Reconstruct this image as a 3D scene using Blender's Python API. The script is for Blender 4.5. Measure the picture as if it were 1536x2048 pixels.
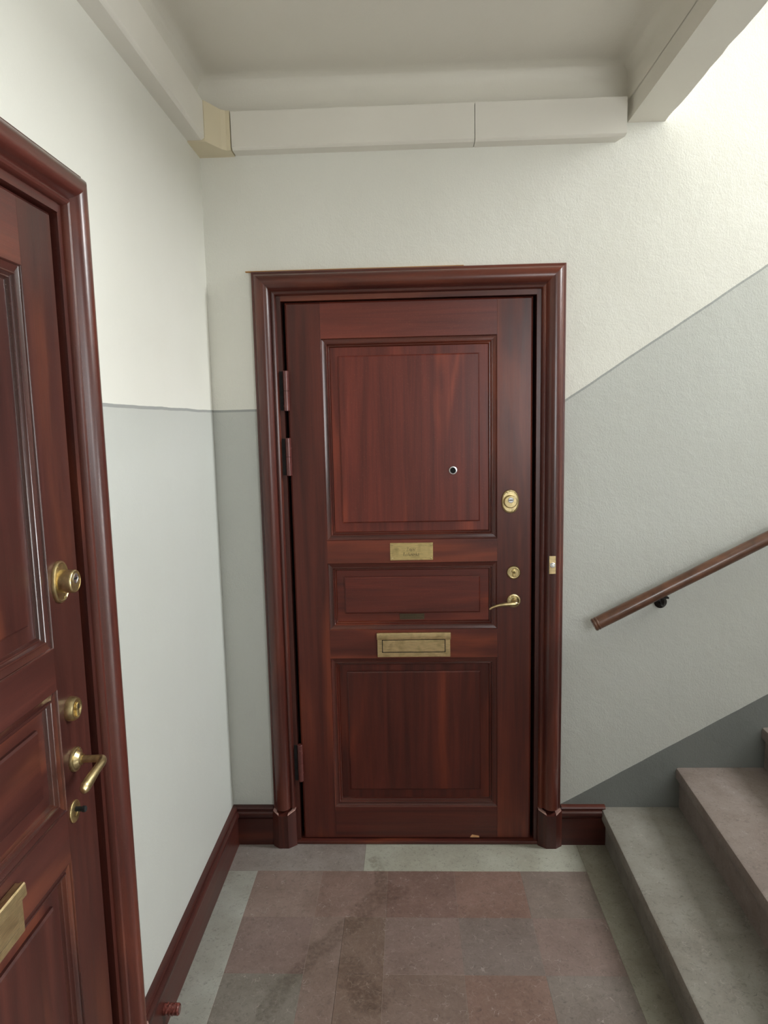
import bpy, bmesh, math, random
from mathutils import Vector, Matrix, noise as mnoise
random.seed(7)
S = bpy.context.scene
for o in list(bpy.data.objects):
    bpy.data.objects.remove(o)
COL = S.collection
# ------------------------------------------------------------------ camera
CAM = (0.73966, -2.63757, 1.69467); YAW, PIT, ROL, FPX = -0.037539, -0.127471, -0.021332, 1388.16
cd = bpy.data.cameras.new('camera'); cam = bpy.data.objects.new('camera', cd); COL.objects.link(cam)
fw = Vector((math.sin(YAW)*math.cos(PIT), math.cos(YAW)*math.cos(PIT), math.sin(PIT)))
rt = Vector((math.cos(YAW), -math.sin(YAW), 0)); up = rt.cross(fw)
r2 = rt*math.cos(ROL)+up*math.sin(ROL); u2 = -rt*math.sin(ROL)+up*math.cos(ROL)
m = Matrix((r2, u2, -fw)).transposed().to_4x4(); m.translation = CAM
cam.matrix_world = m
cd.sensor_fit = 'VERTICAL'; cd.sensor_height = 36; cd.sensor_width = 27
cd.lens = FPX/2048*36; cd.clip_start = 0.02
S.camera = cam
XR, YB = 4.95, -2.92                                   # end wall of the stairwell, wall behind the camera
P1, P0, P2 = 345, 310, 54
# ------------------------------------------------------------------ world, daylight, exposure
W = bpy.data.worlds.new('sky'); S.world = W; W.use_nodes = True
bg = W.node_tree.nodes['Background']; bg.inputs[0].default_value = (0.80, 0.90, 1.0, 1); bg.inputs[1].default_value = 1.0
def area_light(name, loc, rot, sx, sy, power, col):
    l = bpy.data.lights.new(name, 'AREA'); l.shape = 'RECTANGLE'; l.size = sx; l.size_y = sy
    l.energy = power; l.color = col
    o = bpy.data.objects.new(name, l); COL.objects.link(o); o.location = loc; o.rotation_euler = rot
    return o
# daylight entering through the stairwell windows: over the half landing above, over the one below, plus an added fill window opposite the door
YDEG = math.radians
DAY = (0.965, 0.99, 1.0)
area_light('daylight_and_fill', (XR+0.34, -0.50, 4.05), (0, YDEG(72), 0), 2.0, 0.9, P1, DAY)
area_light('daylight_and_fill', (XR+0.34, -2.1, 0.25), (0, YDEG(100), 0), 1.9, 1.5, P0, DAY)
area_light('daylight_and_fill', (2.15, YB-0.34, 2.1), (YDEG(90), 0, 0), 1.1, 1.6, P2, DAY)  # frontal fill, outside a window added for it behind the camera
S.view_settings.view_transform = 'Standard'; S.view_settings.look = 'None'
S.view_settings.gamma = 1; S.view_settings.use_curve_mapping = False
S.view_settings.exposure = 0.12
# ------------------------------------------------------------------ materials
def srgb(r, g, b):
    f = lambda c: (c/255/12.92) if c/255 <= 0.04045 else ((c/255+0.055)/1.055)**2.4
    return (f(r), f(g), f(b), 1)
class NT:
    def __init__(s, name):
        s.m = bpy.data.materials.new(name); s.m.use_nodes = True; s.t = s.m.node_tree
        s.b = s.t.nodes['Principled BSDF']
    def n(s, typ, **kw):
        x = s.t.nodes.new(typ)
        for k, v in kw.items():
            setattr(x, k, v)
        return x
    def l(s, a, b): s.t.links.new(a, b)
    def inp(s, sock, v):
        if hasattr(v, 'node'): s.l(v, sock)
        else: sock.default_value = v
    def math(s, op, a, b=0.0, c=None, clamp=False):
        x = s.n('ShaderNodeMath', operation=op, use_clamp=clamp)
        s.inp(x.inputs[0], a); s.inp(x.inputs[1], b)
        if c is not None: s.inp(x.inputs[2], c)
        return x.outputs[0]
    def mix(s, fac, a, b, blend='MIX'):
        x = s.n('ShaderNodeMix', data_type='RGBA', blend_type=blend)
        s.inp(x.inputs[0], fac); s.inp(x.inputs[6], a); s.inp(x.inputs[7], b)
        return x.outputs[2]
    def noise(s, vec, scale, detail=4, rough=0.5, dist=0.0):
        x = s.n('ShaderNodeTexNoise'); s.l(vec, x.inputs['Vector'])
        x.inputs['Scale'].default_value = scale; x.inputs['Detail'].default_value = detail
        x.inputs['Roughness'].default_value = rough; x.inputs['Distortion'].default_value = dist
        return x.outputs[0]
    def mapping(s, vec, scale=(1, 1, 1), loc=(0, 0, 0)):
        x = s.n('ShaderNodeMapping'); s.l(vec, x.inputs[0]); x.inputs['Scale'].default_value = scale
        x.inputs['Location'].default_value = loc
        return x.outputs[0]
    def rng(s, v, a, b, c=0.0, d=1.0, smooth=False):
        x = s.n('ShaderNodeMapRange'); x.clamp = True
        if smooth: x.interpolation_type = 'SMOOTHSTEP'
        s.inp(x.inputs[0], v)
        for i, q in enumerate((a, b, c, d)): s.inp(x.inputs[i+1], q)
        return x.outputs[0]
    def bump(s, h, strength, dist, prev=None):
        x = s.n('ShaderNodeBump'); s.l(h, x.inputs['Height']); x.inputs['Strength'].default_value = strength
        x.inputs['Distance'].default_value = dist
        if prev is not None: s.l(prev, x.inputs['Normal'])
        return x.outputs[0]
    def set(s, **kw):
        for k, v in kw.items(): s.inp(s.b.inputs[k.replace('_', ' ')], v)
        return s.m
def pos(t): return t.n('ShaderNodeNewGeometry').outputs['Position']
def objc(t): return t.n('ShaderNodeTexCoord').outputs['Object']
def simple(name, col, rough=0.5, metal=0.0, coat=0.0, nscale=40, namp=0.12, bump=0.0):
    t = NT(name); p = objc(t); n = t.noise(p, nscale, 5)
    c = t.mix(t.rng(n, 0.3, 0.7), tuple(x*(1-namp) for x in col[:3])+(1,), tuple(min(1, x*(1+namp)) for x in col[:3])+(1,))
    t.set(Base_Color=c, Roughness=t.rng(n, 0.3, 0.7, rough*0.85, rough*1.15), Metallic=metal)
    t.b.inputs['Coat Weight'].default_value = coat
    if bump: t.set(Normal=t.bump(n, bump, 0.002))
    return t.m
CREAM = srgb(228, 227, 218); DADO = srgb(194, 196, 190); LINE = srgb(160, 162, 159); DARK = srgb(116, 119, 116)
def plaster(name, mode, bump=1.0):
    """painted plaster; mode back: cream / grey-green dado / dark stair skirt, left: cream / dado, plain: cream"""
    t = NT(name); p = pos(t)
    sep = t.n('ShaderNodeSeparateXYZ'); t.l(p, sep.inputs[0]); x, y, z = sep.outputs
    wob = t.math('MULTIPLY', t.math('SUBTRACT', t.noise(p, 6, 3), 0.5), 0.008)
    col = CREAM if mode != 'ceiling' else srgb(227, 223, 212)
    if mode in ('back', 'left'):
        if mode == 'back':
            xs = t.math('MINIMUM', t.math('SUBTRACT', x, 1.32), 2.95)
            zl = t.math('ADD', 1.752, t.math('MULTIPLY', t.math('MAXIMUM', t.math('ADD', xs, 0.012), 0.0), 0.650))
        else:
            zl = 1.752
        d = t.math('SUBTRACT', t.math('ADD', z, wob), zl)
        col = t.mix(t.math('LESS_THAN', d, 0.0), CREAM, DADO)
        col = t.mix(t.math('LESS_THAN', t.math('ABSOLUTE', d), 0.0045), col, LINE)
        if mode == 'back':
            zd = t.math('ADD', 0.160, t.math('MULTIPLY', xs, 0.573))
            d2 = t.math('MULTIPLY', t.math('LESS_THAN', t.math('ADD', z, wob), zd), t.math('GREATER_THAN', x, 1.25))
            col = t.mix(d2, col, DARK)
    blot = t.noise(p, 1.7, 4, 0.6)
    col = t.mix(t.rng(blot, 0.35, 0.7, 0.0, 0.10), col, (0.62, 0.60, 0.50, 1), 'MULTIPLY')
    # a few dark knocks in the paint
    v = t.n('ShaderNodeTexVoronoi'); t.l(t.mapping(p, (9, 9, 5)), v.inputs['Vector']); v.inputs['Scale'].default_value = 1.0
    knock = t.math('MULTIPLY', t.math('LESS_THAN', v.outputs['Distance'], 0.035), t.math('GREATER_THAN', t.noise(p, 3.1, 2), 0.60))
    col = t.mix(t.math('MULTIPLY', knock, 0.55), col, (0.12, 0.11, 0.10, 1))
    n1 = t.noise(t.mapping(p, (1, 1, 0.7)), 165, 6, 0.66, 0.2)
    n2 = t.noise(p, 22, 4, 0.55, 0.4)
    n3 = t.noise(p, 3.0, 3, 0.5)
    b = t.bump(n3, 0.35*bump, 0.02)
    b = t.bump(n2, 0.20*bump, 0.010, b)
    b = t.bump(n1, 0.62*bump, 0.0024, b)
    return t.set(Base_Color=col, Roughness=0.52, Normal=b)
def mahogany(name, axis, dark=1.0, rough=0.34, coat=0.15):
    """stained mahogany; axis = direction of the grain in the object's own space"""
    t = NT(name); p = objc(t)
    info = t.n('ShaderNodeObjectInfo'); off = t.n('ShaderNodeCombineXYZ')
    for i in range(3): t.l(t.math('MULTIPLY', info.outputs['Random'], 13.0+7*i), off.inputs[i])
    ad = t.n('ShaderNodeVectorMath', operation='ADD'); t.l(p, ad.inputs[0]); t.l(off.outputs[0], ad.inputs[1]); q = ad.outputs[0]
    sc = lambda a, b: tuple(a if i == axis else b for i in range(3))
    big = t.noise(t.mapping(q, sc(0.55, 3.4)), 2.0, 3, 0.5, 0.5)
    band = t.noise(t.mapping(q, sc(0.6, 13)), 2.0, 5, 0.6, 0.5)
    fine = t.noise(t.mapping(q, sc(3.0, 150)), 2.0, 4, 0.7)
    c = t.mix(t.rng(band, 0.32, 0.68), (0.050*dark, 0.0118*dark, 0.0090*dark, 1), (0.108*dark, 0.0235*dark, 0.0150*dark, 1))
    c = t.mix(t.rng(big, 0.50, 0.74, 0, 0.75, True), c, (0.215*dark, 0.050*dark, 0.022*dark, 1))
    c = t.mix(t.rng(fine, 0.45, 0.75, 0.0, 0.30), c, (0.032*dark, 0.009*dark, 0.008*dark, 1))
    spk = t.noise(q, 420, 2, 0.5)
    c = t.mix(t.rng(spk, 0.66, 0.78, 0, 0.30), c, (0.33, 0.15, 0.10, 1))
    c = t.mix(1.0, c, info.outputs['Color'], 'MULTIPLY')
    b = t.bump(fine, 0.10, 0.001); b = t.bump(t.noise(q, 60, 3), 0.05, 0.002, b)
    t.set(Base_Color=c, Roughness=t.rng(band, 0.3, 0.7, rough, rough+0.10), Normal=b)
    t.b.inputs['Specular IOR Level'].default_value = 0.42
    t.b.inputs['Coat Weight'].default_value = coat; t.b.inputs['Coat Roughness'].default_value = 0.25
    return t.m
def stone(name, floor=False):
    """polished limestone; the stone's own colour is the object colour"""
    t = NT(name); p = pos(t)
    col = t.n('ShaderNodeObjectInfo').outputs['Color']
    n1 = t.noise(p, 9, 6, 0.65); n2 = t.noise(p, 70, 5, 0.7, 1.2)
    big = t.noise(p, 3.6, 4, 0.6, 0.6)
    c = t.mix(t.rng(big, 0.35, 0.68, 0, 0.55), col, (0.66, 0.60, 0.55, 1), 'MULTIPLY')
    c = t.mix(t.rng(n1, 0.3, 0.7, 0, 0.5), c, (0.58, 0.55, 0.52, 1), 'MULTIPLY')
    c = t.mix(t.rng(n2, 0.54, 0.72, 0, 0.30), c, (0.30, 0.27, 0.24, 1))
    c = t.mix(t.rng(n2, 0.46, 0.28, 0, 0.55), c, (0.045, 0.036, 0.032, 1))
    # hair-fine pale scratches
    w = t.n('ShaderNodeTexNoise'); t.l(p, w.inputs['Vector']); w.inputs['Scale'].default_value = 26; w.inputs['Detail'].default_value = 2
    mx = t.n('ShaderNodeVectorMath', operation='MULTIPLY_ADD'); t.l(w.outputs['Color'], mx.inputs[0])
    mx.inputs[1].default_value = (0.05, 0.05, 0.05); t.l(p, mx.inputs[2])
    v = t.n('ShaderNodeTexVoronoi', feature='DISTANCE_TO_EDGE'); t.l(mx.outputs[0], v.inputs['Vector']); v.inputs['Scale'].default_value = 34
    scr = t.math('MULTIPLY', t.math('LESS_THAN', v.outputs['Distance'], 0.018), t.rng(t.noise(p, 31, 3), 0.50, 0.66))
    c = t.mix(t.math('MULTIPLY', scr, 0.50), c, (0.42, 0.37, 0.33, 1))
    spots = t.noise(p, 240, 1)
    c = t.mix(t.rng(spots, 0.76, 0.80, 0, 0.5), c, (0.5, 0.48, 0.44, 1))
    rough = t.rng(n1, 0.3, 0.7, 0.34, 0.50)
    if floor:
        # dried wet streak dragged across the slabs in front of the door
        wob = t.n('ShaderNodeTexNoise'); t.l(p, wob.inputs['Vector']); wob.inputs['Scale'].default_value = 9; wob.inputs['Detail'].default_value = 5
        wp = t.n('ShaderNodeVectorMath', operation='MULTIPLY_ADD'); t.l(wob.outputs['Color'], wp.inputs[0])
        wp.inputs[1].default_value = (0.09, 0.09, 0); t.l(p, wp.inputs[2]); P = wp.outputs[0]
        dmin = None
        for (ax, ay, bx, by, w_) in ((0.585, -0.13, 0.62, -0.27, 0.030), (0.66, -0.31, 0.54, -0.40, 0.050), (0.56, -0.41, 0.42, -0.58, 0.045), (0.44, -0.57, 0.28, -0.83, 0.030), (0.52, -0.66, 0.60, -0.80, 0.055)):
            s1 = t.n('ShaderNodeVectorMath', operation='SUBTRACT'); t.l(P, s1.inputs[0]); s1.inputs[1].default_value = (ax+0.045, ay+0.045, 0)
            dv = Vector((bx-ax, by-ay, 0)); dt = t.n('ShaderNodeVectorMath', operation='DOT_PRODUCT'); t.l(s1.outputs[0], dt.inputs[0])
            dt.inputs[1].default_value = dv/dv.length_squared
            k = t.math('MULTIPLY', dt.outputs['Value'], 1.0, clamp=True)
            sc_ = t.n('ShaderNodeVectorMath', operation='SCALE'); sc_.inputs[0].default_value = dv; t.l(k, sc_.inputs['Scale'])
            df = t.n('ShaderNodeVectorMath', operation='SUBTRACT'); t.l(s1.outputs[0], df.inputs[0]); t.l(sc_.outputs[0], df.inputs[1])
            ln = t.n('ShaderNodeVectorMath', operation='LENGTH'); t.l(df.outputs[0], ln.inputs[0])
            f = t.rng(ln.outputs['Value'], w_*0.75, w_*1.05, 1.0, 0.0)
            dmin = f if dmin is None else t.math('MAXIMUM', dmin, f)
        hole = t.rng(t.noise(p, 60, 4, 0.6), 0.34, 0.56)
        st = t.math('MULTIPLY', dmin, hole)
        c = t.mix(t.math('MULTIPLY', st, 0.55), c, (0.50, 0.46, 0.42, 1), 'MULTIPLY')
    b = t.bump(n2, 0.12, 0.002); b = t.bump(n1, 0.10, 0.010, b)
    return t.set(Base_Color=c, Roughness=rough, Normal=b)
def brass(name, col, rough, streak=True):
    t = NT(name); p = objc(t)
    n = t.noise(t.mapping(p, (6, 30, 120)) if streak else p, 6 if streak else 60, 4, 0.6)
    n2 = t.noise(p, 25, 4)
    c = t.mix(t.rng(n, 0.35, 0.7), col, tuple(x*0.62 for x in col[:3])+(1,))
    c = t.mix(t.rng(n2, 0.5, 0.72, 0, 0.45), c, (0.20, 0.14, 0.05, 1))
    return t.set(Base_Color=c, Roughness=t.rng(n2, 0.3, 0.7, rough*0.8, rough*1.25), Metallic=1.0)
M = dict(
    wall_b=plaster('plaster_back', 'back', 1.0), wall_l=plaster('plaster_smooth', 'left', 0.28), wall=plaster('plaster_cream', 'plain', 0.6),
    ceil=plaster('ceiling_paint', 'ceiling', 0.45),
    wv=mahogany('mahogany_upright', 2), wh=mahogany('mahogany_level', 0), wy=mahogany('mahogany_deep', 1), wd=mahogany('mahogany_dark', 2, 0.8), mv=mahogany('mahogany_moulding', 2, 1.0, 0.17, 0.6), mh=mahogany('mahogany_moulding_level', 0, 1.0, 0.17, 0.6), cv=mahogany('mahogany_casing_upright', 2, 0.95, 0.27, 0.45), ch=mahogany('mahogany_casing_level', 0, 1.0, 0.27, 0.45),
    lip=simple('lip_highlight', srgb(186, 146, 136), 0.6),
    rail=simple('handrail_brown', (0.105, 0.043, 0.022, 1), 0.34, 0, 0.3, 22, 0.35, 0.15), stone=stone('limestone'), tile=stone('limestone_floor', True),
    grout=simple('pale_grout', srgb(140, 126, 116), 0.9), under=simple('screed', srgb(90, 88, 84), 0.95),
    brass=brass('polished_brass', (0.78, 0.63, 0.34, 1), 0.33, False), brassp=brass('brushed_brass', (0.78, 0.61, 0.29, 1), 0.36),
    abrass=brass('aged_brass', (0.80, 0.62, 0.34, 1), 0.40), steel=simple('bright_steel', (0.7, 0.7, 0.72, 1), 0.25, 1.0),
    black=simple('black_hole', (0.006, 0.006, 0.006, 1), 0.9), ink=simple('engraved_ink', (0.05, 0.032, 0.012, 1), 0.7),
    trunk=simple('cream_duct', srgb(226, 222, 212), 0.42, nscale=3, namp=0.03), trunk2=simple('ivory_duct', srgb(219, 207, 178), 0.42, nscale=3, namp=0.03),
    copper=simple('painted_copper_brown', srgb(120, 62, 54), 0.28, 0.25, 0.4, 90, 0.3, 0.8), hinge=simple('hinge_paint', srgb(96, 50, 46), 0.24, 0.15, 0.5),
    chip=simple('bare_wood', srgb(222, 170, 120), 0.8), iron=simple('dark_iron', srgb(38, 34, 32), 0.45, 0.6), pewter=simple('tarnished_plate', srgb(88, 76, 58), 0.5, 0.6),
    white=simple('window_white', srgb(225, 225, 220), 0.4), shim=simple('bare_strip', srgb(172, 122, 60), 0.6))
def glass():
    t = NT('window_glass'); out = t.t.nodes['Material Output']
    a = t.n('ShaderNodeBsdfTransparent'); g = t.n('ShaderNodeBsdfGlossy'); g.inputs['Roughness'].default_value = 0.02
    mx = t.n('ShaderNodeMixShader'); mx.inputs[0].default_value = 0.06
    t.l(a.outputs[0], mx.inputs[1]); t.l(g.outputs[0], mx.inputs[2]); t.l(mx.outputs[0], out.inputs[0])
    return t.m
M['glass'] = glass()
# ------------------------------------------------------------------ builders
def tag(o, label=None, cat=None, kind=None, group=None):
    for k, v in (('label', label), ('category', cat), ('kind', kind), ('group', group)):
        if v: o[k] = v
    return o
def empty(name, loc=(0, 0, 0), rz=0):
    o = bpy.data.objects.new(name, None); COL.objects.link(o); o.location = loc; o.rotation_euler.z = rz
    o.empty_display_size = 0.1
    return o
def link(name, bm, mat, parent=None, smooth=False, loc=None):
    bmesh.ops.recalc_face_normals(bm, faces=bm.faces)
    me = bpy.data.meshes.new(name); bm.to_mesh(me); bm.free()
    me.materials.append(mat)
    if smooth:
        for f in me.polygons: f.use_smooth = True
        try: me.set_sharp_from_angle(angle=math.radians(smooth if smooth > 1 else 35))
        except Exception: pass
    o = bpy.data.objects.new(name, me); COL.objects.link(o)
    if parent: o.parent = parent
    if loc: o.location = loc
    return o
def add_box(bm, x0, x1, y0, y1, z0, z1, bevel=0.0, seg=1):
    b2 = bmesh.new()
    bmesh.ops.create_cube(b2, size=1)
    for v in b2.verts:
        v.co = Vector(((x0+x1)/2+v.co.x*(x1-x0), (y0+y1)/2+v.co.y*(y1-y0), (z0+z1)/2+v.co.z*(z1-z0)))
    if bevel: bmesh.ops.bevel(b2, geom=list(b2.edges), offset=bevel, segments=seg, affect='EDGES', profile=0.5)
    tmp = bpy.data.meshes.new('t'); b2.to_mesh(tmp); b2.free(); bm.from_mesh(tmp); bpy.data.meshes.remove(tmp)
def box(name, x0, x1, y0, y1, z0, z1, mat, parent=None, bevel=0.0, seg=1):
    bm = bmesh.new(); add_box(bm, x0, x1, y0, y1, z0, z1, bevel, seg)
    return link(name, bm, mat, parent)
def strip(name, prof, A, B, mat, parent, smooth=28):
    """profile strip: prof = [(w, p)], A(w, p) and B(w, p) give the two end points; closed ends"""
    bm = bmesh.new()
    a = [bm.verts.new(A(*q)) for q in prof]; b = [bm.verts.new(B(*q)) for q in prof]
    n = len(prof)
    for i in range(n):
        j = (i+1) % n
        bm.faces.new((a[i], a[j], b[j], b[i]))
    bm.faces.new(a); bm.faces.new(b[::-1])
    return link(name, bm, mat, parent, smooth=smooth)
def lathe(name, prof, mat, parent, u, z, y0=0.0, sx=1.0, sz=1.0, n=40, power=2.0):
    """turned shape on the axis -y; prof = [(radius, height out of the door)]"""
    bm = bmesh.new(); rings = []
    def sup(a):
        c, s = math.cos(a), math.sin(a)
        k = (abs(c)**power+abs(s)**power)**(-1/power)
        return c*k, s*k
    for r, h in prof:
        if r < 1e-6: rings.append([bm.verts.new((u, y0-h, z))])
        else: rings.append([bm.verts.new((u+r*sx*sup(2*math.pi*i/n)[0], y0-h, z+r*sz*sup(2*math.pi*i/n)[1])) for i in range(n)])
    for R0, R1 in zip(rings, rings[1:]):
        for i in range(n):
            j = (i+1) % n
            if len(R0) == 1 and len(R1) == 1: continue
            if len(R1) == 1: bm.faces.new((R0[i], R0[j], R1[0]))
            elif len(R0) == 1: bm.faces.new((R0[0], R1[j], R1[i]))
            else: bm.faces.new((R0[i], R0[j], R1[j], R1[i]))
    return link(name, bm, mat, parent, smooth=40)
def tube(name, pts, rad, mat, parent, n=16, sub=6, side=None):
    """smooth tube through pts; rad = radius or (ra, rb) per point; rb lies along `side`"""
    P = [Vector(p) for p in pts]; R = [r if isinstance(r, tuple) else (r, r) for r in rad]
    if sub > 1:
        Q, RR = [], []
        for i in range(len(P)-1):
            p0, p1, p2, p3 = P[max(i-1, 0)], P[i], P[i+1], P[min(i+2, len(P)-1)]
            for k in range(sub):
                t = k/sub
                Q.append(0.5*((2*p1)+(p2-p0)*t+(2*p0-5*p1+4*p2-p3)*t*t+(3*p1-p0-3*p2+p3)*t**3))
                RR.append(tuple(R[i][c]*(1-t)+R[i+1][c]*t for c in (0, 1)))
        Q.append(P[-1]); RR.append(R[-1]); P, R = Q, RR
    bm = bmesh.new(); rings = []; ref = Vector(side or (0, 0, 1))
    for i, p in enumerate(P):
        d = (P[min(i+1, len(P)-1)]-P[max(i-1, 0)]).normalized()
        a = d.cross(ref)
        if a.length < 1e-4: a = d.cross(Vector((0, 1, 0)))
        a.normalize(); b = a.cross(d).normalized()
        rings.append([bm.verts.new(p+a*R[i][0]*math.cos(2*math.pi*k/n)+b*R[i][1]*math.sin(2*math.pi*k/n)) for k in range(n)])
    for r0, r1 in zip(rings, rings[1:]):
        for k in range(n): bm.faces.new((r0[k], r0[(k+1) % n], r1[(k+1) % n], r1[k]))
    bm.faces.new(rings[0][::-1]); bm.faces.new(rings[-1])
    return link(name, bm, mat, parent, smooth=50)
def extrude_poly(name, poly, axis, a, b, mat, parent=None, bevel=0.0, smooth=False):
    """poly in the two remaining axes (in x, y, z order), extruded along axis from a to b"""
    bm = bmesh.new()
    def pt(q, t):
        c = list(q); c.insert(axis, t); return c
    A = [bm.verts.new(pt(q, a)) for q in poly]; B = [bm.verts.new(pt(q, b)) for q in poly]
    n = len(poly)
    bm.faces.new(A); bm.faces.new(B[::-1])
    for i in range(n): bm.faces.new((A[i], B[i], B[(i+1) % n], A[(i+1) % n]))
    if bevel: bmesh.ops.bevel(bm, geom=list(bm.edges), offset=bevel, segments=2, affect='EDGES', profile=0.5)
    return link(name, bm, mat, parent, smooth=(40 if (bevel or smooth) else False))
# ================================================================== THE SETTING
ZC = 2.925; ZT = 6.0
DX0, DX1, DZ = 0.235, 1.255, 2.19                      # masonry opening of the back door
bm = bmesh.new()
add_box(bm, -0.2, DX0, 0, 0.25, -2, ZT); add_box(bm, DX1, XR+0.2, 0, 0.25, -2, ZT)
add_box(bm, DX0, DX1, 0, 0.25, DZ, ZT); add_box(bm, DX0, DX1, 0, 0.25, -2, 0)
tag(link('wall_back', bm, M['wall_b']), 'rough plaster wall around the closed door, cream above a grey-green dado', 'wall', 'structure')
TY = -2.35                                             # the side door is the same door turned a quarter, shifted along the wall
bm = bmesh.new()
add_box(bm, -0.2, 0, TY+DX1, 0, -2, ZT); add_box(bm, -0.2, 0, YB-0.2, TY+DX0, -2, ZT)
add_box(bm, -0.2, 0, TY+DX0, TY+DX1, DZ, ZT); add_box(bm, -0.2, 0, TY+DX0, TY+DX1, -2, 0)
tag(link('wall_left', bm, M['wall_l']), 'smooth plaster side wall, cream over pale grey dado, between door and corner', 'wall', 'structure')
WINS = dict(window_1=(-0.97, -0.07, 2.95, 5.0), window_2=(-2.85, -1.35, -0.65, 1.2), fill_window=(1.6, 2.7, 1.3, 2.85))
x0, x1, z0, z1 = WINS['fill_window']
bm = bmesh.new()
add_box(bm, -0.2, x0, YB-0.3, YB, -2, ZT); add_box(bm, x1, XR+0.3, YB-0.3, YB, -2, ZT)
add_box(bm, x0, x1, YB-0.3, YB, -2, z0); add_box(bm, x0, x1, YB-0.3, YB, z1, ZT)
tag(link('wall_rear', bm, M['wall']), 'cream plaster wall opposite the closed door', 'wall', 'structure')
bm = bmesh.new(); zz = -2
for k in ('window_2', 'window_1'):
    y0, y1, z0, z1 = WINS[k]
    add_box(bm, XR, XR+0.3, YB, 0, zz, z0)
    add_box(bm, XR, XR+0.3, YB, y0, z0, z1); add_box(bm, XR, XR+0.3, y1, 0, z0, z1); zz = z1
add_box(bm, XR, XR+0.3, YB, 0, zz, ZT)
tag(link('wall_right', bm, M['wall']), 'cream plaster end wall of the stairwell with tall windows', 'wall', 'structure')
tag(box('ceiling', -0.2, XR+0.3, YB-0.2, 0.25, ZT, ZT+0.2, M['ceil']), 'plain ceiling high over the stairwell', 'ceiling', 'structure')
# landing ceiling with rounded coves, and the beam along the stairwell
BX0, BX1, BZ = 1.531, 1.662, 2.729
bm = bmesh.new(); R = 0.055
loops = [[bm.verts.new(q) for q in ((0.0015, YB+0.0015, 2.797), (BX0-0.0015, YB+0.0015, 2.797), (BX0-0.0015, -0.0015, 2.797), (0.0015, -0.0015, 2.797))]]
for k in range(11):
    t = k/10*math.pi/2; ins = 0.0015+R*(1-math.cos(t)); zz = ZC-R+R*math.sin(t)
    lp = []
    x0, x1, y0, y1 = ins, BX0-ins, YB+ins, -ins
    cr = 0.03*(1-k/10)+0.0
    lp = [bm.verts.new(q) for q in ((x0, y0, zz), (x1, y0, zz), (x1, y1, zz), (x0, y1, zz))]
    loops.append(lp)
for a, b in zip(loops, loops[1:]):
    for i in range(4): bm.faces.new((a[i], a[(i+1) % 4], b[(i+1) % 4], b[i]))
bm.faces.new(loops[-1])
cl = link('ceiling', bm, M['ceil'], smooth=50)
tag(cl, 'pale beige landing ceiling with rounded cove edges', 'ceiling', 'structure')
tag(box('floor', -0.0, BX0-0.002, YB, -0.0, ZC+0.01, 3.30, M['ceil']), 'floor slab of the landing above', 'floor', 'structure')
bm = bmesh.new(); add_box(bm, BX0, BX1, YB, 0, BZ, 3.30)
bmesh.ops.subdivide_edges(bm, edges=[e for e in bm.edges if abs(e.verts[0].co.y-e.verts[1].co.y) > 1], cuts=70, use_grid_fill=True)
for v in bm.verts:
    if v.co.z < 2.8 and v.co.x > 1.6:
        v.co += Vector((0.006*mnoise.noise(Vector((0, v.co.y*9, 3))), 0, 0.005*mnoise.noise(Vector((5, v.co.y*11, 0)))))
tag(link('ceiling_beam', bm, M['ceil'], smooth=30), 'plastered beam edging the landing ceiling above the stairs', 'beam', 'structure')
# ------------------------------------------------------------------ floor: stone slabs
FX1 = 1.56
fl = empty('floor', (0, 0, 0))
tag(fl, 'landing floor of red-brown limestone slabs with grey-green stone borders', 'floor', 'structure')
box('floor_bed', 0, FX1, YB, 0.0, -0.25, -0.014, M['under'], fl)
def slab(name, x0, x1, y0, y1, col, parent=fl):
    dz = random.uniform(-0.0006, 0.0002)
    o = box(name, x0+0.0004, x1-0.0004, y0+0.0004, y1-0.0004, -0.014, dz, M['tile'], parent, bevel=0.0006)
    o.color = srgb(*col); return o
TX, TYY, T = 0.134, -0.188, 0.25
GREEN, MAUVE = (150, 150, 138), (144, 136, 131)
tc = [[(138, 119, 110), (134, 112, 103), (127, 103, 95), (134, 108, 98), (132, 119, 111)],
      [(129, 110, 103), (127, 109, 98), (133, 115, 108), (127, 115, 109), (136, 118, 111)],
      [(125, 119, 110), (132, 115, 108), (128, 110, 101), (132, 108, 98), (130, 120, 113)]]
for r in range(11):
    for c in range(5):
        col = tc[r][c] if r < 3 else random.choice(random.choice(tc))
        x0, x1, y1 = TX+c*T, TX+(c+1)*T, TYY-r*T; y0 = max(y1-T, YB)
        if c == 1 and r in (1, 2):
            slab('floor_tile', x0, 0.492, y0, y1, (132, 114, 105)); slab('floor_tile', 0.492, x1, y0, y1, (123, 104, 93))
        else: slab('floor_tile', x0, x1, y0, y1, col)
slab('border_stone', 0.0, 0.54, TYY, -0.001, MAUVE); slab('border_stone', 0.54, 1.384, TYY, -0.001, (172, 173, 160))
for k, (a, b) in enumerate(((TYY, -1.35), (-1.35, YB))): slab('border_stone', 0.0, TX, b, a, (164, 165, 157))
for k, (a, b) in enumerate(((-0.001, -1.10), (-1.10, YB))): slab('border_stone', TX+5*T, FX1, b, a, (152, 150, 136))
bm = bmesh.new()
for c in range(6): add_box(bm, TX+c*T-0.0008, TX+c*T+0.0008, YB, TYY if c < 5 else -0.001, -0.014, -0.0011)
for r in range(11): add_box(bm, TX, TX+5*T, TYY-r*T-0.0008, TYY-r*T+0.0008, -0.014, -0.0012)
add_box(bm, 0.001, TX, TYY-0.0018, TYY+0.0018, -0.014, -0.0012); add_box(bm, 0.538, 0.542, TYY, -0.001, -0.014, -0.0012)
link('grout', bm, M['grout'], fl)
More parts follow.
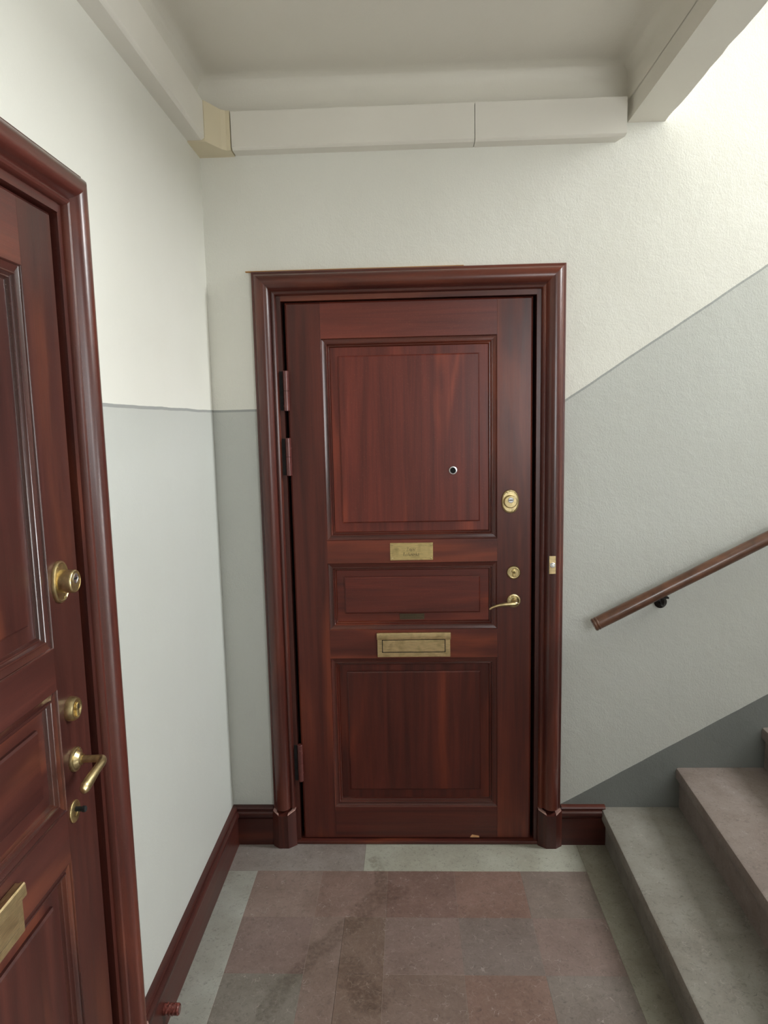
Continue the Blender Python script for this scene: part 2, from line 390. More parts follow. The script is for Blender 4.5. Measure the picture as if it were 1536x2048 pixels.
# ------------------------------------------------------------------ stairs
def flight(root, x0, z0, sgn, y0, y1, n, cols, rise=0.166, run=0.309, slant=0.0, over=0.016):
    for k in range(n):
        xn = x0+sgn*run*k-(0.017 if (sgn > 0 and k == 1) else 0); zt = z0+rise*k; zb = zt-rise if k else zt-(z0 if sgn > 0 and z0 < 0.2 else rise)
        back = xn+sgn*(run+0.06); s = sgn
        poly = [(xn+s*over, zb+0.0005), (xn+s*over, zt-0.060), (xn+s*0.002, zt-0.046), (xn, zt-0.040), (xn, zt-0.010), (xn+s*0.003, zt-0.003), (xn+s*0.010, zt),
                (back, zt), (back, zb+0.0005)]
        o = extrude_poly('step', poly, 1, y0, y1, M['stone'], root, smooth=True)
        for v in o.data.vertices: v.co.x += slant*(v.co.y-y1)*(1 if k else 0.3)
        o.color = srgb(*cols[k % len(cols)])
st = empty('staircase', (1.484, -0.6, 0))
tag(st, 'limestone stair flight climbing along the rough plaster wall beside the door', 'stairs', 'structure')
flight(st, 0.0, 0.150, 1, -0.96, 0.5985, 8, [(145, 142, 134), (146, 134, 128), (146, 137, 131)], slant=0.045)
HX = 1.484+0.309*8; HZ = 0.150+0.166*8
tag(box('floor', HX, XR, YB, 0, HZ-0.2, HZ, M['stone']), 'half landing slab at the head of the stair flight', 'floor', 'structure').color = srgb(112, 110, 104)
su = empty('staircase', (HX, -2.105, HZ))
tag(su, 'limestone stair flight returning from the half landing to the floor above', 'stairs', 'structure')
flight(su, -0.02, 0.166, -1, -0.81, 0.48, 8, [(112, 110, 104)])
sd = empty('staircase', (HX, -2.105, -0.166*9))
tag(sd, 'limestone stair flight leading down from the landing', 'stairs', 'structure')
flight(sd, -0.02, 0.166, -1, -0.81, 0.48, 8, [(112, 110, 104)])
tag(box('floor', BX1+0.06, XR, YB, 0, -1.9, -0.166*9, M['under']), 'half landing floor below', 'floor', 'structure')
tag(box('wall_stair', FX1, FX1+0.12, YB, 0, -1.9, -0.02, M['wall']), 'wall under the edge of the landing', 'wall', 'structure')
# windows of the stairwell, plus an added fill window behind the camera
def window(name, loc, rz, w, h, label):
    wn = empty(name, loc, rz); tag(wn, label, 'window', 'structure'); hw = w/2
    for a in (-hw, hw-0.06): box('window_frame', -0.03, 0.03, a, a+0.06, 0, h, M['white'], wn)
    for a in (0, h*0.62, h-0.06): box('window_rail', -0.03, 0.03, -hw+0.06, hw-0.06, a, a+0.06, M['white'], wn)
    for (z0, z1) in ((0.06, h*0.62), (h*0.62+0.06, h-0.06)):
        box('window_mullion', -0.03, 0.03, -0.03, 0.03, z0, z1, M['white'], wn)
        for (a, b) in ((-hw+0.06, -0.03), (0.03, hw-0.06)): box('window_pane', -0.003, 0.003, a, b, z0, z1, M['glass'], wn)
for k, lb in (('window_1', 'tall white framed window over the half landing above'), ('window_2', 'tall white framed window over the half landing below')):
    y0, y1, z0, z1 = WINS[k]; window(k, (XR+0.15, (y0+y1)/2, z0), 0, y1-y0, z1-z0, lb)
x0, x1, z0, z1 = WINS['fill_window']; window('fill_window', ((x0+x1)/2, YB-0.15, z0), math.pi/2, x1-x0, z1-z0, 'added white framed window opposite the closed door, for frontal fill light')
# ------------------------------------------------------------------ baseboards
BB = [(0, 0.0), (0.0, 0.022), (0.112, 0.022), (0.114, 0.018), (0.117, 0.018), (0.119, 0.024), (0.124, 0.0275), (0.131, 0.0285), (0.138, 0.0265), (0.1425, 0.021), (0.144, 0.017),
      (0.1475, 0.0165), (0.1495, 0.019), (0.154, 0.0205), (0.159, 0.018), (0.162, 0.012), (0.162, 0.0)]
PL = 0.166; PR = 1.324
b = strip('baseboard_left', BB, lambda w, p: (p, TY+PR, w), lambda w, p: (p, -p, w), M['wy'], None)
b.color = (0.72, 0.68, 0.68, 1); tag(b, 'long dark red-brown moulded baseboard along the smooth side wall', 'baseboard', 'structure')
bb = empty('baseboard_back', (0.09, 0, 0)); tag(bb, 'dark red-brown moulded baseboards on both sides of the closed door', 'baseboard', 'structure')
q = strip('baseboard_piece', BB, lambda w, p: (p-0.09, -p, w), lambda w, p: (PL-0.09, -p, w), M['wh'], bb); q.color = (0.6, 0.55, 0.55, 1)
q = strip('baseboard_piece', BB, lambda w, p: (PR-0.09, -p, w), lambda w, p: (1.4985-0.09, -p, w), M['wh'], bb); q.color = (0.6, 0.55, 0.55, 1)
# ================================================================== DOORS
CX = 0.745
CAS = [(0.0, -0.0), (0.0, 0.016), (0.002, 0.019), (0.0085, 0.020), (0.010, 0.0235), (0.014, 0.0315), (0.021, 0.039), (0.030, 0.0435), (0.040, 0.045), (0.050, 0.0425),
       (0.058, 0.037), (0.0645, 0.0285), (0.068, 0.021), (0.0695, 0.0195), (0.071, 0.0205), (0.074, 0.0235), (0.078, 0.0245), (0.083, 0.0225), (0.0865, 0.017), (0.088, 0.010), (0.088, 0.0)]
PLI = [(-0.004, 0.0), (-0.004, 0.030), (0.0, 0.033), (0.022, 0.049), (0.060, 0.049), (0.088, 0.027), (0.090, 0.024), (0.090, 0.0)]
def door_frame(name, loc, rz, label):
    t = empty(name, loc, rz); tag(t, label, 'door frame', 'structure')
    xl, xr, zt, zb = 0.170-CX, 1.320-CX, 2.255, 0.158
    strip('casing_upright', CAS, lambda w, p: (xl+w, -p, zb), lambda w, p: (xl+w, -p, zt-w), M['cv'], t)
    strip('casing_upright', CAS, lambda w, p: (xr-w, -p, zb), lambda w, p: (xr-w, -p, zt-w), M['cv'], t)
    strip('casing_head', CAS, lambda w, p: (xl+w, -p, zt-w), lambda w, p: (xr-w, -p, zt-w), M['ch'], t)
    for sx in (1, -1):
        x0 = xl if sx > 0 else xr
        pb = strip('plinth_block', PLI, lambda w, p: (x0+sx*w, -p, 0.0005), lambda w, p: (x0+sx*w, -p, 0.150-0.012*(1 if 0.02 < w < 0.07 else 0)), M['wd'], t)
        # pale lip paints in the highlight line where upright meets block
        bm = bmesh.new()
        for (w0, p0, z0), (w1, p1, z1) in (((0.0, 0.0335, 0.1525), (0.022, 0.0495, 0.141)), ((0.060, 0.0495, 0.141), (0.088, 0.0275, 0.1525))):
            q = [bm.verts.new(c) for c in ((x0+sx*w0, -p0, z0), (x0+sx*w1, -p1, z1), (x0+sx*w1, -p1, z1+0.0045), (x0+sx*w0, -p0, z0+0.0045),
                                           (x0+sx*w0, -0.004, z0), (x0+sx*w1, -0.004, z1), (x0+sx*w1, -0.004, z1+0.0045), (x0+sx*w0, -0.004, z0+0.0045))]
            for f in ((0, 1, 2, 3), (4, 5, 6, 7), (0, 1, 5, 4), (2, 3, 7, 6), (1, 2, 6, 5), (0, 3, 7, 4)): bm.faces.new([q[i] for i in f])
        link('block_lip', bm, M['lip'], pb)
    # rebated lining: front jamb and stop behind the leaf
    for sx in (1, -1):
        a = xl+0.0885 if sx > 0 else xr-0.0885
        f = lambda u0, u1, y0, y1, nm, mt: box(nm, min(a+sx*u0, a+sx*u1), max(a+sx*u0, a+sx*u1), y0, y1, 0.0, 2.176, mt, t)
        f(-0.022, 0.015, -0.008, 0.12, 'jamb', M['wd']); f(0.0155, 0.045, 0.056, 0.12, 'door_stop_strip', M['black'])
    box('head_jamb', xl+0.1040, xr-0.1040, -0.010, 0.12, 2.1485, 2.186, M['wh'], t)
    box('door_stop_strip', xl+0.134, xr-0.134, 0.056, 0.12, 2.11, 2.148, M['black'], t)
    box('threshold', xl+0.085, xr-0.085, -0.020, 0.12, 0.0005, 0.0135, M['wh'], t, bevel=0.0025, seg=2)
    return t
MOULD = [(0.0, 0.022), (0.0, -0.0003), (0.0010, 0.0006), (0.0021, 0.0024), (0.0027, 0.0044), (0.0040, 0.0050), (0.0163, 0.0066), (0.0169, 0.0050), (0.0181, 0.0040), (0.0196, 0.0040),
         (0.0209, 0.0050), (0.0218, 0.0070), (0.0248, 0.0112), (0.0260, 0.0105), (0.0275, 0.0104), (0.0288, 0.0115), (0.0297, 0.0138), (0.0327, 0.0180), (0.0332, 0.0220)]
# (w = inset from the panel opening, depth behind the face of the leaf)
def mould_strips(rect, prof, parent, col):
    """four mitred moulding strips round a panel opening"""
    x0, x1, z0, z1 = rect; out = []
    for A, B, mt in ((lambda w, d: (x0+w, d, z0+w), lambda w, d: (x0+w, d, z1-w), M['mv']), (lambda w, d: (x1-w, d, z0+w), lambda w, d: (x1-w, d, z1-w), M['mv']),
                     (lambda w, d: (x0+w, d, z0+w), lambda w, d: (x1-w, d, z0+w), M['mh']), (lambda w, d: (x0+w, d, z1-w), lambda w, d: (x1-w, d, z1-w), M['mh'])):
        strip('moulding', prof, A, B, mt, parent, smooth=26).color = col
def field(x0, x1, z0, z1, mat, parent):
    """raised field with a low chamfer"""
    bm = bmesh.new(); rows = []
    for w, d in ((0, 0.030), (0, 0.0118), (0.0046, 0.0085)):
        rows.append([bm.verts.new(q) for q in ((x0+w, d, z0+w), (x1-w, d, z0+w), (x1-w, d, z1-w), (x0+w, d, z1-w))])
    for p, q in zip(rows, rows[1:]):
        for i in range(4): bm.faces.new((p[i], p[(i+1) % 4], q[(i+1) % 4], q[i]))
    bm.faces.new(rows[0][::-1]); bm.faces.new(rows[-1])
    return link('raised_field', bm, mat, parent)
LX0, LX1, LZ0, LZ1 = 0.287-CX, 1.2035-CX, 0.0165, 2.1435
PX0, PX1 = 0.417-CX, 1.073-CX
PANELS = ((1.247, 2.011, M['wv'], (1.314, 1.947)), (0.890, 1.158, M['wh'], (0.955, 1.100)), (0.151, 0.776, M['wv'], (0.220, 0.717)))
def member(name, x0, x1, z0, z1, mat, root, bev=(0, 0, 0, 0)):
    """stile or rail; bev = eased front edge on left, right, bottom, top"""
    bm = bmesh.new(); e = 0.006
    a = [bm.verts.new(q) for q in ((x0, 0.055, z0), (x1, 0.055, z0), (x1, 0.055, z1), (x0, 0.055, z1))]
    b_ = [bm.verts.new(q) for q in ((x0, 0.004, z0), (x1, 0.004, z0), (x1, 0.004, z1), (x0, 0.004, z1))]
    c = [bm.verts.new(q) for q in ((x0+e*bev[0], 0, z0+e*bev[2]), (x1-e*bev[1], 0, z0+e*bev[2]), (x1-e*bev[1], 0, z1-e*bev[3]), (x0+e*bev[0], 0, z1-e*bev[3]))]
    bm.faces.new(a); bm.faces.new(c)
    for p, q in ((a, b_), (b_, c)):
        for i in range(4): bm.faces.new((p[i], p[(i+1) % 4], q[(i+1) % 4], q[i]))
    return link(name, bm, mat, root)
def hinge(root, u, z0, z1):
    h = lathe_z('hinge', [(0, z0), (0.0098, z0), (0.0112, z0+0.0015), (0.0112, (z0+z1)/2-0.0015), (0.0098, (z0+z1)/2-0.0006), (0.0098, (z0+z1)/2+0.0006), (0.0112, (z0+z1)/2+0.0015), (0.0112, z1-0.0015), (0.0098, z1), (0, z1)], M['hinge'], root, u, -0.0105)
    box('hinge_shade', u-0.024, u-0.006, -0.0095, 0.0, z0+0.002, z1-0.002, M['black'], h)  # black piece stands in for the shaded recess left of the knuckle
    return h
def lathe_z(name, prof, mat, parent, x, y, n=24):
    bm = bmesh.new(); rings = []
    for r, z in prof:
        rings.append([bm.verts.new((x, y, z))] if r < 1e-6 else [bm.verts.new((x+r*math.cos(2*math.pi*i/n), y+r*math.sin(2*math.pi*i/n), z)) for i in range(n)])
    for a, b in zip(rings, rings[1:]):
        for i in range(n):
            j = (i+1) % n
            if len(a) == 1: bm.faces.new((a[0], b[i], b[j]))
            elif len(b) == 1: bm.faces.new((a[i], a[j], b[0]))
            else: bm.faces.new((a[i], a[j], b[j], b[i]))
    return link(name, bm, mat, parent, smooth=40)
def oval_lock(root, u, z, out):
    e = lathe('lock_plate', [(0.0335, 0.0), (0.0335, 0.004), (0.0325, 0.0062), (0.0300, 0.0072), (0.0285, 0.0055), (0.020, 0.0055), (0, 0.0055)], M['brass'], root, u, z, sx=0.98, sz=1.34, power=2.25)
    lathe('lock_collar', [(0.0245, 0.004), (0.0245, out-0.004), (0.0235, out-0.001), (0.0220, out), (0.0215, out-0.001), (0, out-0.001)], M['brass'], e, u, z+0.001)
    c = 0.007
    lathe('lock_cylinder', [(0.0105, out-0.002), (0.0105, out+0.0008), (0.0095, out+0.0012), (0.0088, out-0.0), (0, out-0.0)], M['steel'], e, u, z+c)
    box('key_slot', u-0.0075, u+0.0075, -out-0.0006, -out+0.001, z+c-0.0016, z+c+0.0016, M['black'], e)
    for dz in (0.036, -0.036): lathe('screw', [(0.0042, 0.005), (0.0042, 0.0064), (0.003, 0.0070), (0, 0.0070)], M['brass'], e, u-0.010*(1 if dz > 0 else -1), z+dz, n=14)
def round_lock(root, u, z, out=0.010):
    e = lathe('lock_rosette', [(0.0265, 0.0), (0.0265, 0.003), (0.0255, out*0.7), (0.0225, out), (0.0205, out+0.0006), (0.0185, out), (0.0175, out-0.002), (0, out-0.002)], M['brass'], root, u, z)
    lathe('lock_cylinder', [(0.0085, out-0.003), (0.0085, out+0.0025), (0.0075, out+0.0032), (0, out+0.0032)], M['brassp'], e, u, z+0.0058)
    box('lock_cylinder', u-0.0052, u+0.0052, -out-0.0026, -out+0.003, z-0.0155, z+0.001, M['brassp'], e, bevel=0.002, seg=2)
    box('key_slot', u-0.0012, u+0.0012, -out-0.0038, -out, z+0.0005, z+0.0105, M['black'], e)
def rosette(root, name, u, z):
    return lathe(name, [(0.0265, 0.0), (0.0268, 0.003), (0.0255, 0.0062), (0.0225, 0.0075), (0.0205, 0.0072), (0.0185, 0.0092), (0.0155, 0.0125), (0.0125, 0.0145), (0.0115, 0.018), (0, 0.018)], M['brass'], root, u, z)
def mail_slot(root, x0, x1, z0, z1):
    m_ = box('mail_slot', x0, x1, -0.012, -0.0002, z0, z1, M['abrass'], root, bevel=0.002, seg=2)
    prof = [(0, 0.010), (0, 0.0165), (-0.003, 0.019), (-0.022, 0.0205), (-0.026, 0.0195), (-0.0265, 0.010)]
    strip('hood', [(w, p) for w, p in prof], lambda w, p: (x0-0.001, -p, z1+0.001+w), lambda w, p: (x1+0.001, -p, z1+0.001+w), M['abrass'], m_)
    a0, a1, c0, c1 = x0+0.018, x1-0.019, z0+0.019, z1-0.0275
    box('flap_gap', a0, a1, -0.0126, -0.011, c0, c1, M['black'], m_)
    box('flap', a0+0.003, a1-0.003, -0.0150, -0.0118, c0+0.003, c1-0.0015, M['abrass'], m_, bevel=0.0012, seg=2)
def nib(bm, strokes, u, z, y, s, w):
    for st_ in strokes:
        for (a, b), (c, d) in zip(st_, st_[1:]):
            nx, nz = 0.62*w, 0.45*w
            q = [(u+a*s-nx, z+b*s-nz), (u+a*s+nx, z+b*s+nz), (u+c*s+nx, z+d*s+nz), (u+c*s-nx, z+d*s-nz)]
            f = [bm.verts.new((X, y, Z)) for X, Z in q]
            try: bm.faces.new(f)
            except ValueError: pass
GL = {'Z': ([[(0, 1.35), (0.25, 1.5), (0.85, 1.42), (0.15, 0.08), (0.5, 0.0), (0.95, 0.12)], [(0.25, 0.75), (0.7, 0.75)]], 1.15),
      'n': ([[(0, 0.85), (0.1, 0.95), (0.1, 0.05)], [(0.1, 0.8), (0.4, 1), (0.5, 0.85), (0.5, 0.1), (0.6, 0)]], 0.75),
      'j': ([[(0.0, 0.9), (0.12, 1), (0.14, -0.3), (-0.15, -0.5)], [(0.1, 1.3), (0.2, 1.4)]], 0.42),
      'o': ([[(0.3, 1), (0.02, 0.75), (0.02, 0.2), (0.25, 0), (0.5, 0.25), (0.5, 0.8), (0.3, 1)]], 0.72),
      'e': ([[(0.05, 0.5), (0.45, 0.75), (0.3, 1), (0.02, 0.75), (0.02, 0.2), (0.2, 0), (0.48, 0.15)]], 0.66),
      'L': ([[(0.45, 1.4), (0.2, 1.5), (0.12, 1.2), (0.2, 0.1), (0, 0.05)], [(0.1, 0.1), (0.5, 0), (0.95, 0.15)], [(0.45, 1.4), (0.4, 0.6)]], 1.05),
      'r': ([[(0, 0.85), (0.1, 0.95), (0.1, 0.05), (0.2, 0)], [(0.12, 0.8), (0.35, 1), (0.45, 0.85)]], 0.6),
      'k': ([[(0.08, 1.5), (0.08, 0)], [(0.1, 0.6), (0.42, 0.95)], [(0.15, 0.6), (0.4, 0.1), (0.55, 0)]], 0.68),
      'w': ([[(0, 0.95), (0.08, 0.2), (0.25, 0), (0.45, 0.2)], [(0.45, 1), (0.45, 0.2), (0.62, 0), (0.85, 0.25), (0.88, 0.8), (0.78, 1)]], 1.08),
      's': ([[(0.45, 0.9), (0.2, 1), (0.02, 0.75), (0.45, 0.3), (0.3, 0), (0, 0.1)]], 0.62),
      'a': ([[(0.05, 0.85), (0.3, 1), (0.45, 0.85), (0.45, 0.1), (0.58, 0)], [(0.45, 0.55), (0.05, 0.35), (0.1, 0.05), (0.42, 0.2)]], 0.72)}
def write(bm, text, uc, z, y, s, w):
    tot = sum(GL[c][1] for c in text)*s; u = uc-tot/2
    for c in text:
        nib(bm, GL[c][0], u, z, y, s, w); u += GL[c][1]*s
def door(name, loc, rz, label, front):
    d = empty(name, loc, rz); tag(d, label, 'door', 'structure')
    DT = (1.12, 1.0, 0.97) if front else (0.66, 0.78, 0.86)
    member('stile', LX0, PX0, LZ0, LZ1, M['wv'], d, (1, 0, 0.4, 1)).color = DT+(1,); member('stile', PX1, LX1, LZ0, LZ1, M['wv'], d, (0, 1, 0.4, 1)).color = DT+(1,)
    zs = [LZ0, PANELS[2][0], PANELS[2][1], PANELS[1][0], PANELS[1][1], PANELS[0][0], PANELS[0][1], LZ1]
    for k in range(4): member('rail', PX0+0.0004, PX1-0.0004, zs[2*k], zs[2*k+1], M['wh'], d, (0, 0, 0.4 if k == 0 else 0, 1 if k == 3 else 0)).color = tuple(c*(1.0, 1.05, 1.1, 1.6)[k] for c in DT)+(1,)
    for z0, z1, mt, (f0, f1) in PANELS:
        p = box('panel', PX0, PX1, 0.0180, 0.036, z0, z1, mt, d); tone = (1.45, 1.15, 0.8)[[1.247, 0.890, 0.151].index(z0)]  # panel tones: wood variation plus light falling off down the door, as colour
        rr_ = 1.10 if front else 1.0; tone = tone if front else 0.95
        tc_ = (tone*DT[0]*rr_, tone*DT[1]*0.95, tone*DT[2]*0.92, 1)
        mould_strips((PX0, PX1, z0, z1), MOULD, p, (0.95*DT[0], DT[1], DT[2], 1))
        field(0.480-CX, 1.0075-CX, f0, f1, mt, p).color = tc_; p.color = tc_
    for z0, z1 in ((1.747, 1.896), (1.503, 1.646), (0.269, 0.423)): hinge(d, 0.2835-CX, z0, z1)
    if front:
        oval_lock(d, 1.121-CX, 1.389, 0.022); round_lock(d, 1.135-CX, 1.114)
        h = rosette(d, 'door_handle', 1.135-CX, 1.003); u = 1.135-CX
        for a in (-0.6, 2.4): lathe('screw', [(0.0035, 0.006), (0.0035, 0.0092), (0.002, 0.0098), (0, 0.0098)], M['abrass'], h, u+0.0205*math.cos(a), 1.003+0.0205*math.sin(a), n=12)
        tube('lever', [(u, -0.014, 1.003), (u, -0.034, 1.003), (u+0.001, -0.047, 1.0025), (u-0.010, -0.052, 1.002), (u-0.040, -0.053, 1.001), (u-0.070, -0.052, 0.996), (u-0.090, -0.051, 0.988), (u-0.098, -0.050, 0.982)],
             [0.0105, 0.0095, 0.0095, (0.0075, 0.0085), (0.0065, 0.0068), (0.0065, 0.0056), (0.0062, 0.0046), (0.004, 0.003)], M['brass'], h, side=(0, 0, 1))
        pe = lathe('peephole', [(0.0165, 0.0), (0.0165, 0.003), (0.0150, 0.0052), (0.0112, 0.0058), (0.0098, 0.0035), (0.0095, -0.003)], M['steel'], d, 0.906-CX, 1.511, y0=0.0085)
        lathe('lens', [(0.0100, 0.0010), (0.0065, 0.0034), (0.0, 0.0044)], M['black'], pe, 0.906-CX, 1.511, y0=0.0085)
        npl = box('name_plate', 0.661-CX, 0.8265-CX, -0.0026, -0.0002, 1.1675, 1.2355, M['brassp'], d, bevel=0.0008)
        npl['label'] = 'engraved brass name plate with four corner screws'
        for a in (0.669, 0.8185):
            for z in (1.175, 1.228): lathe('screw', [(0.0034, 0.0024), (0.0034, 0.0034), (0.002, 0.0042), (0, 0.0044)], M['brass'], npl, a-CX, z, n=12)
        bm = bmesh.new(); write(bm, 'Znjoje', 0.7425-CX, 1.2040, -0.00275, 0.0090, 0.0010); write(bm, 'Lerkowska', 0.7425-CX, 1.1845, -0.00275, 0.0090, 0.0010)
        link('lettering', bm, M['ink'], npl)
        sp = box('maker_plate', 0.693-CX, 0.790-CX, 0.0145, 0.0180, 0.9275, 0.9505, M['pewter'], d, bevel=0.0004)
        sp['label'] = 'small tarnished metal plate'
        bm = bmesh.new(); rr = random.Random(3)
        for z, a0, a1 in ((0.9425, 0.697, 0.786), (0.9335, 0.699, 0.782)):
            a = a0
            while a < a1:
                w = rr.uniform(0.0012, 0.0032); hgt = rr.choice((0.0034, 0.0034, 0.0046))
                bm.faces.new([bm.verts.new(q) for q in ((a-CX, 0.0144, z-0.0017), (a+w-CX, 0.0144, z-0.0017), (a+w-CX, 0.0144, z-0.0017+hgt), (a-CX, 0.0144, z-0.0017+hgt))])
                a += w+rr.choice((0.0009, 0.0009, 0.0009, 0.003))
        link('engraving', bm, M['ink'], sp)
        mail_slot(d, 0.604-CX, 0.889-CX, 0.783, 0.881)
        ch = extrude_poly('bare_chip', [(0.962-CX, 0.019), (1.0-CX, 0.0185), (0.998-CX, 0.026), (0.984-CX, 0.0285), (0.971-CX, 0.031), (0.966-CX, 0.026)], 1, -0.0004, 0.001, M['chip'], d)
    else:
        oval_lock(d, 1.117-CX, 1.378, 0.036); round_lock(d, 1.119-CX, 1.098, 0.016)
        u = 1.121-CX; z = 0.982; h = rosette(d, 'door_handle', u, z)
        for a in (-0.9, 1.2): lathe('screw', [(0.0035, 0.006), (0.0035, 0.0095), (0.002, 0.0102), (0, 0.0102)], M['brass'], h, u+0.0215*math.cos(a), z+0.0215*math.sin(a), n=12)
        tube('lever', [(u, -0.014, z), (u, -0.045, z+0.001), (u-0.001, -0.060, z+0.001), (u-0.014, -0.066, z), (u-0.040, -0.067, z-0.003), (u-0.066, -0.066, z-0.009), (u-0.090, -0.064, z-0.016), (u-0.100, -0.0635, z-0.019)],
             [0.0085, 0.0080, 0.0090, 0.0095, (0.0085, 0.0095), (0.0095, 0.0120), (0.0100, 0.0132), (0.005, 0.007)], M['brass'], h, side=(0, 0, 1))
        ke = lathe('keyhole_plate', [(0.0225, 0.0), (0.0225, 0.0022), (0.0210, 0.0034), (0.0105, 0.0034), (0.0100, 0.0025), (0, 0.0025)], M['brassp'], d, 1.102-CX, 0.872, sz=1.08)
        lathe('keyhole_plug', [(0.0052, 0.002), (0.0052, 0.017), (0.0066, 0.018), (0.0066, 0.024), (0.005, 0.0255), (0, 0.0255)], M['black'], ke, 1.104-CX, 0.876, n=18)
        mail_slot(d, 0.585-CX, 0.871-CX, 0.772, 0.868)
    return d
door_frame('trim_1', (CX, 0, 0), 0, 'moulded red-brown wooden frame around the door with the name plate')
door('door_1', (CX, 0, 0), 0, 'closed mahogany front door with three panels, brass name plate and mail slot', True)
door_frame('trim_2', (0, TY+CX, 0), math.pi/2, 'moulded red-brown wooden frame of the door on the smooth side wall')
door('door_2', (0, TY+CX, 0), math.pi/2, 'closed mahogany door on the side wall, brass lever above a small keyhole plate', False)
# unpainted strip showing over the head of the back door frame
tag(box('trim_3', 0.149, 0.95, -0.012, 0.0, 2.2553, 2.2585, M['shim']), 'thin bare wood strip above the frame of the closed door', 'trim', 'structure')
# ================================================================== THINGS
# doorbell on the frame
db = empty('doorbell', (1.2735, -0.0445, 1.150)); tag(db, 'small brass doorbell plate with round push button on the door frame', 'doorbell')
box('bell_plate', -0.0125, 0.0125, -0.0035, 0.0, -0.0345, 0.0345, M['abrass'], db, bevel=0.0012, seg=2)
lathe('bell_collar', [(0.0100, 0.003), (0.0100, 0.0065), (0.0085, 0.0080), (0.0070, 0.0080), (0.0066, 0.006), (0, 0.006)], M['steel'], db, 0, 0)
lathe('push_button', [(0.0062, 0.005), (0.0062, 0.0098), (0.0045, 0.0112), (0, 0.0115)], M['white'], db, 0, 0, n=24)
for a in (-0.0085, 0.0085):
    for z in (-0.030, 0.030): lathe('screw', [(0.0020, 0.0033), (0.0020, 0.0042), (0, 0.0048)], M['brass'], db, a, z, n=10)
# door stop on the baseboard
ds = empty('door_stop', (0.0222, -0.892, 0.063)); tag(ds, 'stubby ribbed red-brown door stop sticking out of the side wall baseboard', 'door stop')
bm = bmesh.new(); n = 28; rings = []
for k in range(15):
    x = 0.043*k/14
    rings.append([bm.verts.new((x, (0.0155+0.0016*math.sin(2.5*a+k*2.1)*(1 if 2 < k < 12 else 0)+0.0007*math.sin(k*2.6))*math.cos(a), (0.0155+0.0016*math.sin(3*a+k*1.7)*(1 if 2 < k < 12 else 0)+0.0007*math.sin(k*2.6))*math.sin(a))) for a in [2*math.pi*i/n for i in range(n)]])
rings.append([bm.verts.new((0.0436, q.co.y*0.86, q.co.z*0.86)) for q in rings[-1]]); rings.append([bm.verts.new((0.0400, q.co.y*0.9, q.co.z*0.9)) for q in rings[-1]])
for a, b in zip(rings, rings[1:]):
    for i in range(n): bm.faces.new((a[i], a[(i+1) % n], b[(i+1) % n], b[i]))
bm.faces.new(rings[0]); bm.faces.new(rings[-1])
link('stop_body', bm, M['copper'], ds, smooth=60)
bm = bmesh.new(); bmesh.ops.create_cone(bm, cap_ends=True, segments=20, radius1=0.0110, radius2=0.0100, depth=0.006, matrix=Matrix.Translation((0.0410, 0, 0)) @ Matrix.Rotation(math.pi/2, 4, 'Y'))
link('rubber_tip', bm, M['hinge'], ds, smooth=40)
# handrail
SL = 0.5143; ang = math.atan(SL); RX, RZ = 1.424, 0.9215
hr = empty('handrail', (RX, -0.070, RZ)); tag(hr, 'round worn wooden handrail rising along the plaster wall above the steps', 'handrail')
L = 3.15; rr = 0.0245
dirv = Vector((math.cos(ang), 0, math.sin(ang)))
bm = bmesh.new(); n = 28; rings = []
side = Vector((0, 1, 0)); upv = dirv.cross(side)*-1
prof = [(0, 0.0), (0.0215, 0.0), (0.0245, 0.003), (0.0255, 0.0065), (0.0245, 0.0100), (0.0232, 0.0112), (0.0245, 0.0128), (0.0258, 0.0165), (0.0245, 0.0205), (0.0233, 0.0215)]
def axial(name, prof, mat, parent):
    bm = bmesh.new(); rings = []
    for r, d in prof:
        c = dirv*d
        rings.append([bm.verts.new(c)] if r < 1e-6 else [bm.verts.new(c+side*r*math.cos(2*math.pi*i/n)+upv*r*math.sin(2*math.pi*i/n)) for i in range(n)])
    for a, b in zip(rings, rings[1:]):
        for i in range(n):
            j = (i+1) % n
            if len(a) == 1: bm.faces.new((a[0], b[i], b[j]))
            elif len(b) == 1: bm.faces.new((a[i], a[j], b[0]))
            else: bm.faces.new((a[i], a[j], b[j], b[i]))
    return link(name, bm, mat, parent, smooth=40)
axial('rail', [(0, 0.0205)]+[(rr+0.0004*math.sin(k*1.3), 0.0215+(L-0.0215)*k/40) for k in range(41)]+[(0, L)], M['rail'], hr)
axial('end_cap', prof+[(0, 0.0216)], M['rail'], hr)
for d in (0.285, 1.35, 2.4):
    c = dirv*d
    br = tube('bracket', [(c.x, 0.0, c.z-0.022), (c.x+0.004, 0.004, c.z-0.044), (c.x+0.012, 0.024, c.z-0.060), (c.x+0.016, 0.050, c.z-0.062), (c.x+0.017, 0.066, c.z-0.061)], [0.008, 0.0085, 0.0075, 0.0075, 0.009], M['iron'], hr)
    lathe('bracket_rosette', [(0.024, 0.001), (0.024, 0.004), (0.020, 0.007), (0.012, 0.010), (0, 0.011)], M['iron'], br, c.x+0.018, c.z-0.061, y0=0.070, n=24)
    bx_ = box('bracket_saddle', c.x-0.022, c.x+0.022, -0.009, 0.009, c.z-0.0295, c.z-0.0235, M['iron'], br)
    lathe('screw', [(0.003, 0.007), (0.003, 0.0095), (0, 0.010)], M['steel'], br, c.x+0.018, c.z-0.046, y0=0.070, n=10)
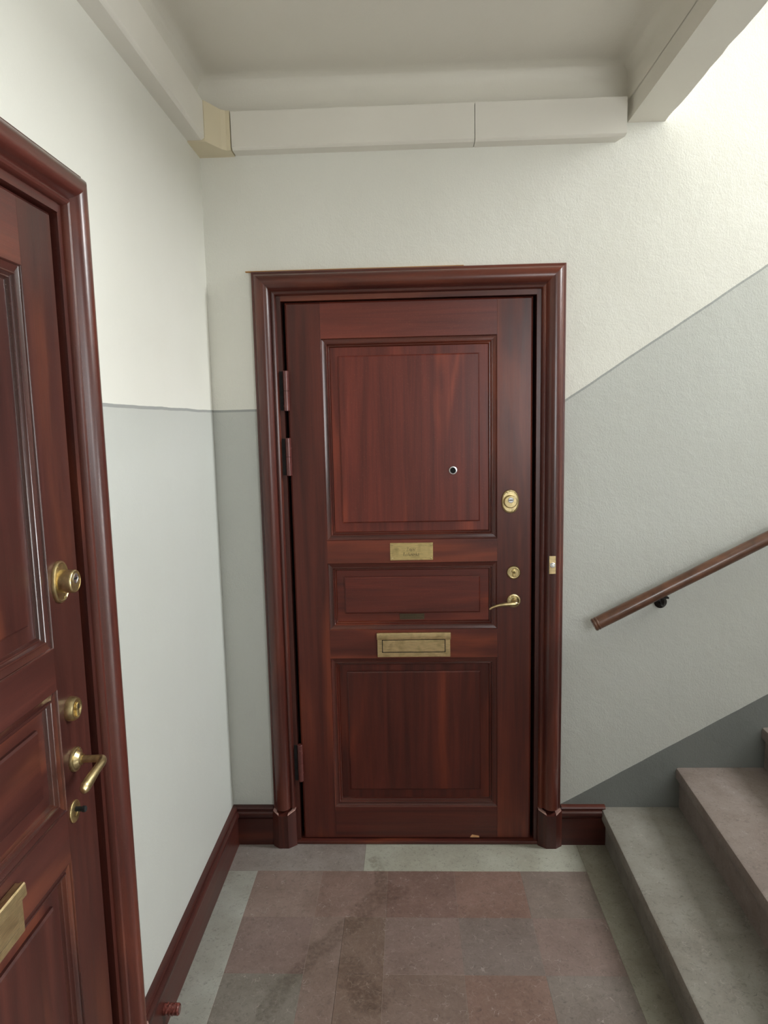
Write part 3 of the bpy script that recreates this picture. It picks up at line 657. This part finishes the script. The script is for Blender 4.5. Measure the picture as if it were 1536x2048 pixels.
# cable trunking under the ceiling
ct = empty('cable_trunking', (0.06, -0.06, 2.665)); tag(ct, 'cream boxed cable trunking running round the corner under the ceiling', 'cable trunking')
tz0, tz1, td = 0.0, 0.126, 0.060
TP = [(0.0, 0.0), (tz1, 0.0), (tz1, td), (0.008, td), (0.0045, td-0.0035), (0.0, td-0.010)]
ox, oy = 0.06, -0.06
def along_x(name, x0, x1, mat, cut=0.0):
    return strip(name, TP, lambda w, p: (x0-ox, -p-oy, w), lambda w, p: (x1-ox-(cut*(1-p/td) if w < 0.01 else 0), -p-oy, w), mat, ct, smooth=False)
along_x('back_cover', 0.1315, 0.987, M['trunk']); along_x('back_cover', 0.9892, 1.512, M['trunk'], 0.022)
strip('side_cover', TP, lambda w, p: (p-ox, YB+0.002-oy, w), lambda w, p: (p-ox, -0.1495-oy, w), M['trunk'], ct, smooth=False)
# corner piece with a splayed inner face
cz0, cz1, g = -0.0035, 0.129, 0.0625
poly = [(0.0, -0.0), (0.0, -0.1465), (g, -0.1465), (g+0.006, -0.135), (g+0.037, -g-0.012), (g+0.052, -g), (0.1285, -g), (0.1285, -0.0)]
extrude_poly('corner_cover', [(a-ox, b_-oy) for a, b_ in poly], 2, cz0+0.0, cz1, M['trunk2'], ct)

# balustrade on the open side of the flight
bs = empty('stair_balustrade', (1.50, -1.50, 0.0)); tag(bs, 'turned wooden balustrade on the open side of the stair flight', 'balustrade', 'structure')
lathe_z('newel_post', [(0, 0.0005), (0.055, 0.0005), (0.055, 0.25), (0.040, 0.27), (0.036, 0.85), (0.055, 0.88), (0.055, 1.08), (0.045, 1.10), (0.05, 1.15), (0, 1.18)], M['wd'], bs, -0.06, -0.05, n=12)
bm = bmesh.new()
for k in range(8):
    for q in range(3):
        x = 0.045+k*0.309+q*0.103; z0 = 0.1505+0.166*k; z1 = 0.96+0.537*x
        prof = [(0.019, 0), (0.019, 0.10), (0.014, 0.13), (0.026, 0.24), (0.020, 0.45), (0.014, z1-z0-0.14), (0.019, z1-z0-0.11), (0.019, z1-z0)]
        lathe_z('baluster', [(r, z0+h) for r, h in prof], M['wd'], bs, x, 0.005, n=8)
bm.free()
tube('top_rail', [(-0.05, 0.0, 0.985), (2.47, 0.0, 0.985+0.537*2.52)], [0.032, 0.032], M['wd'], bs, n=12, sub=1)
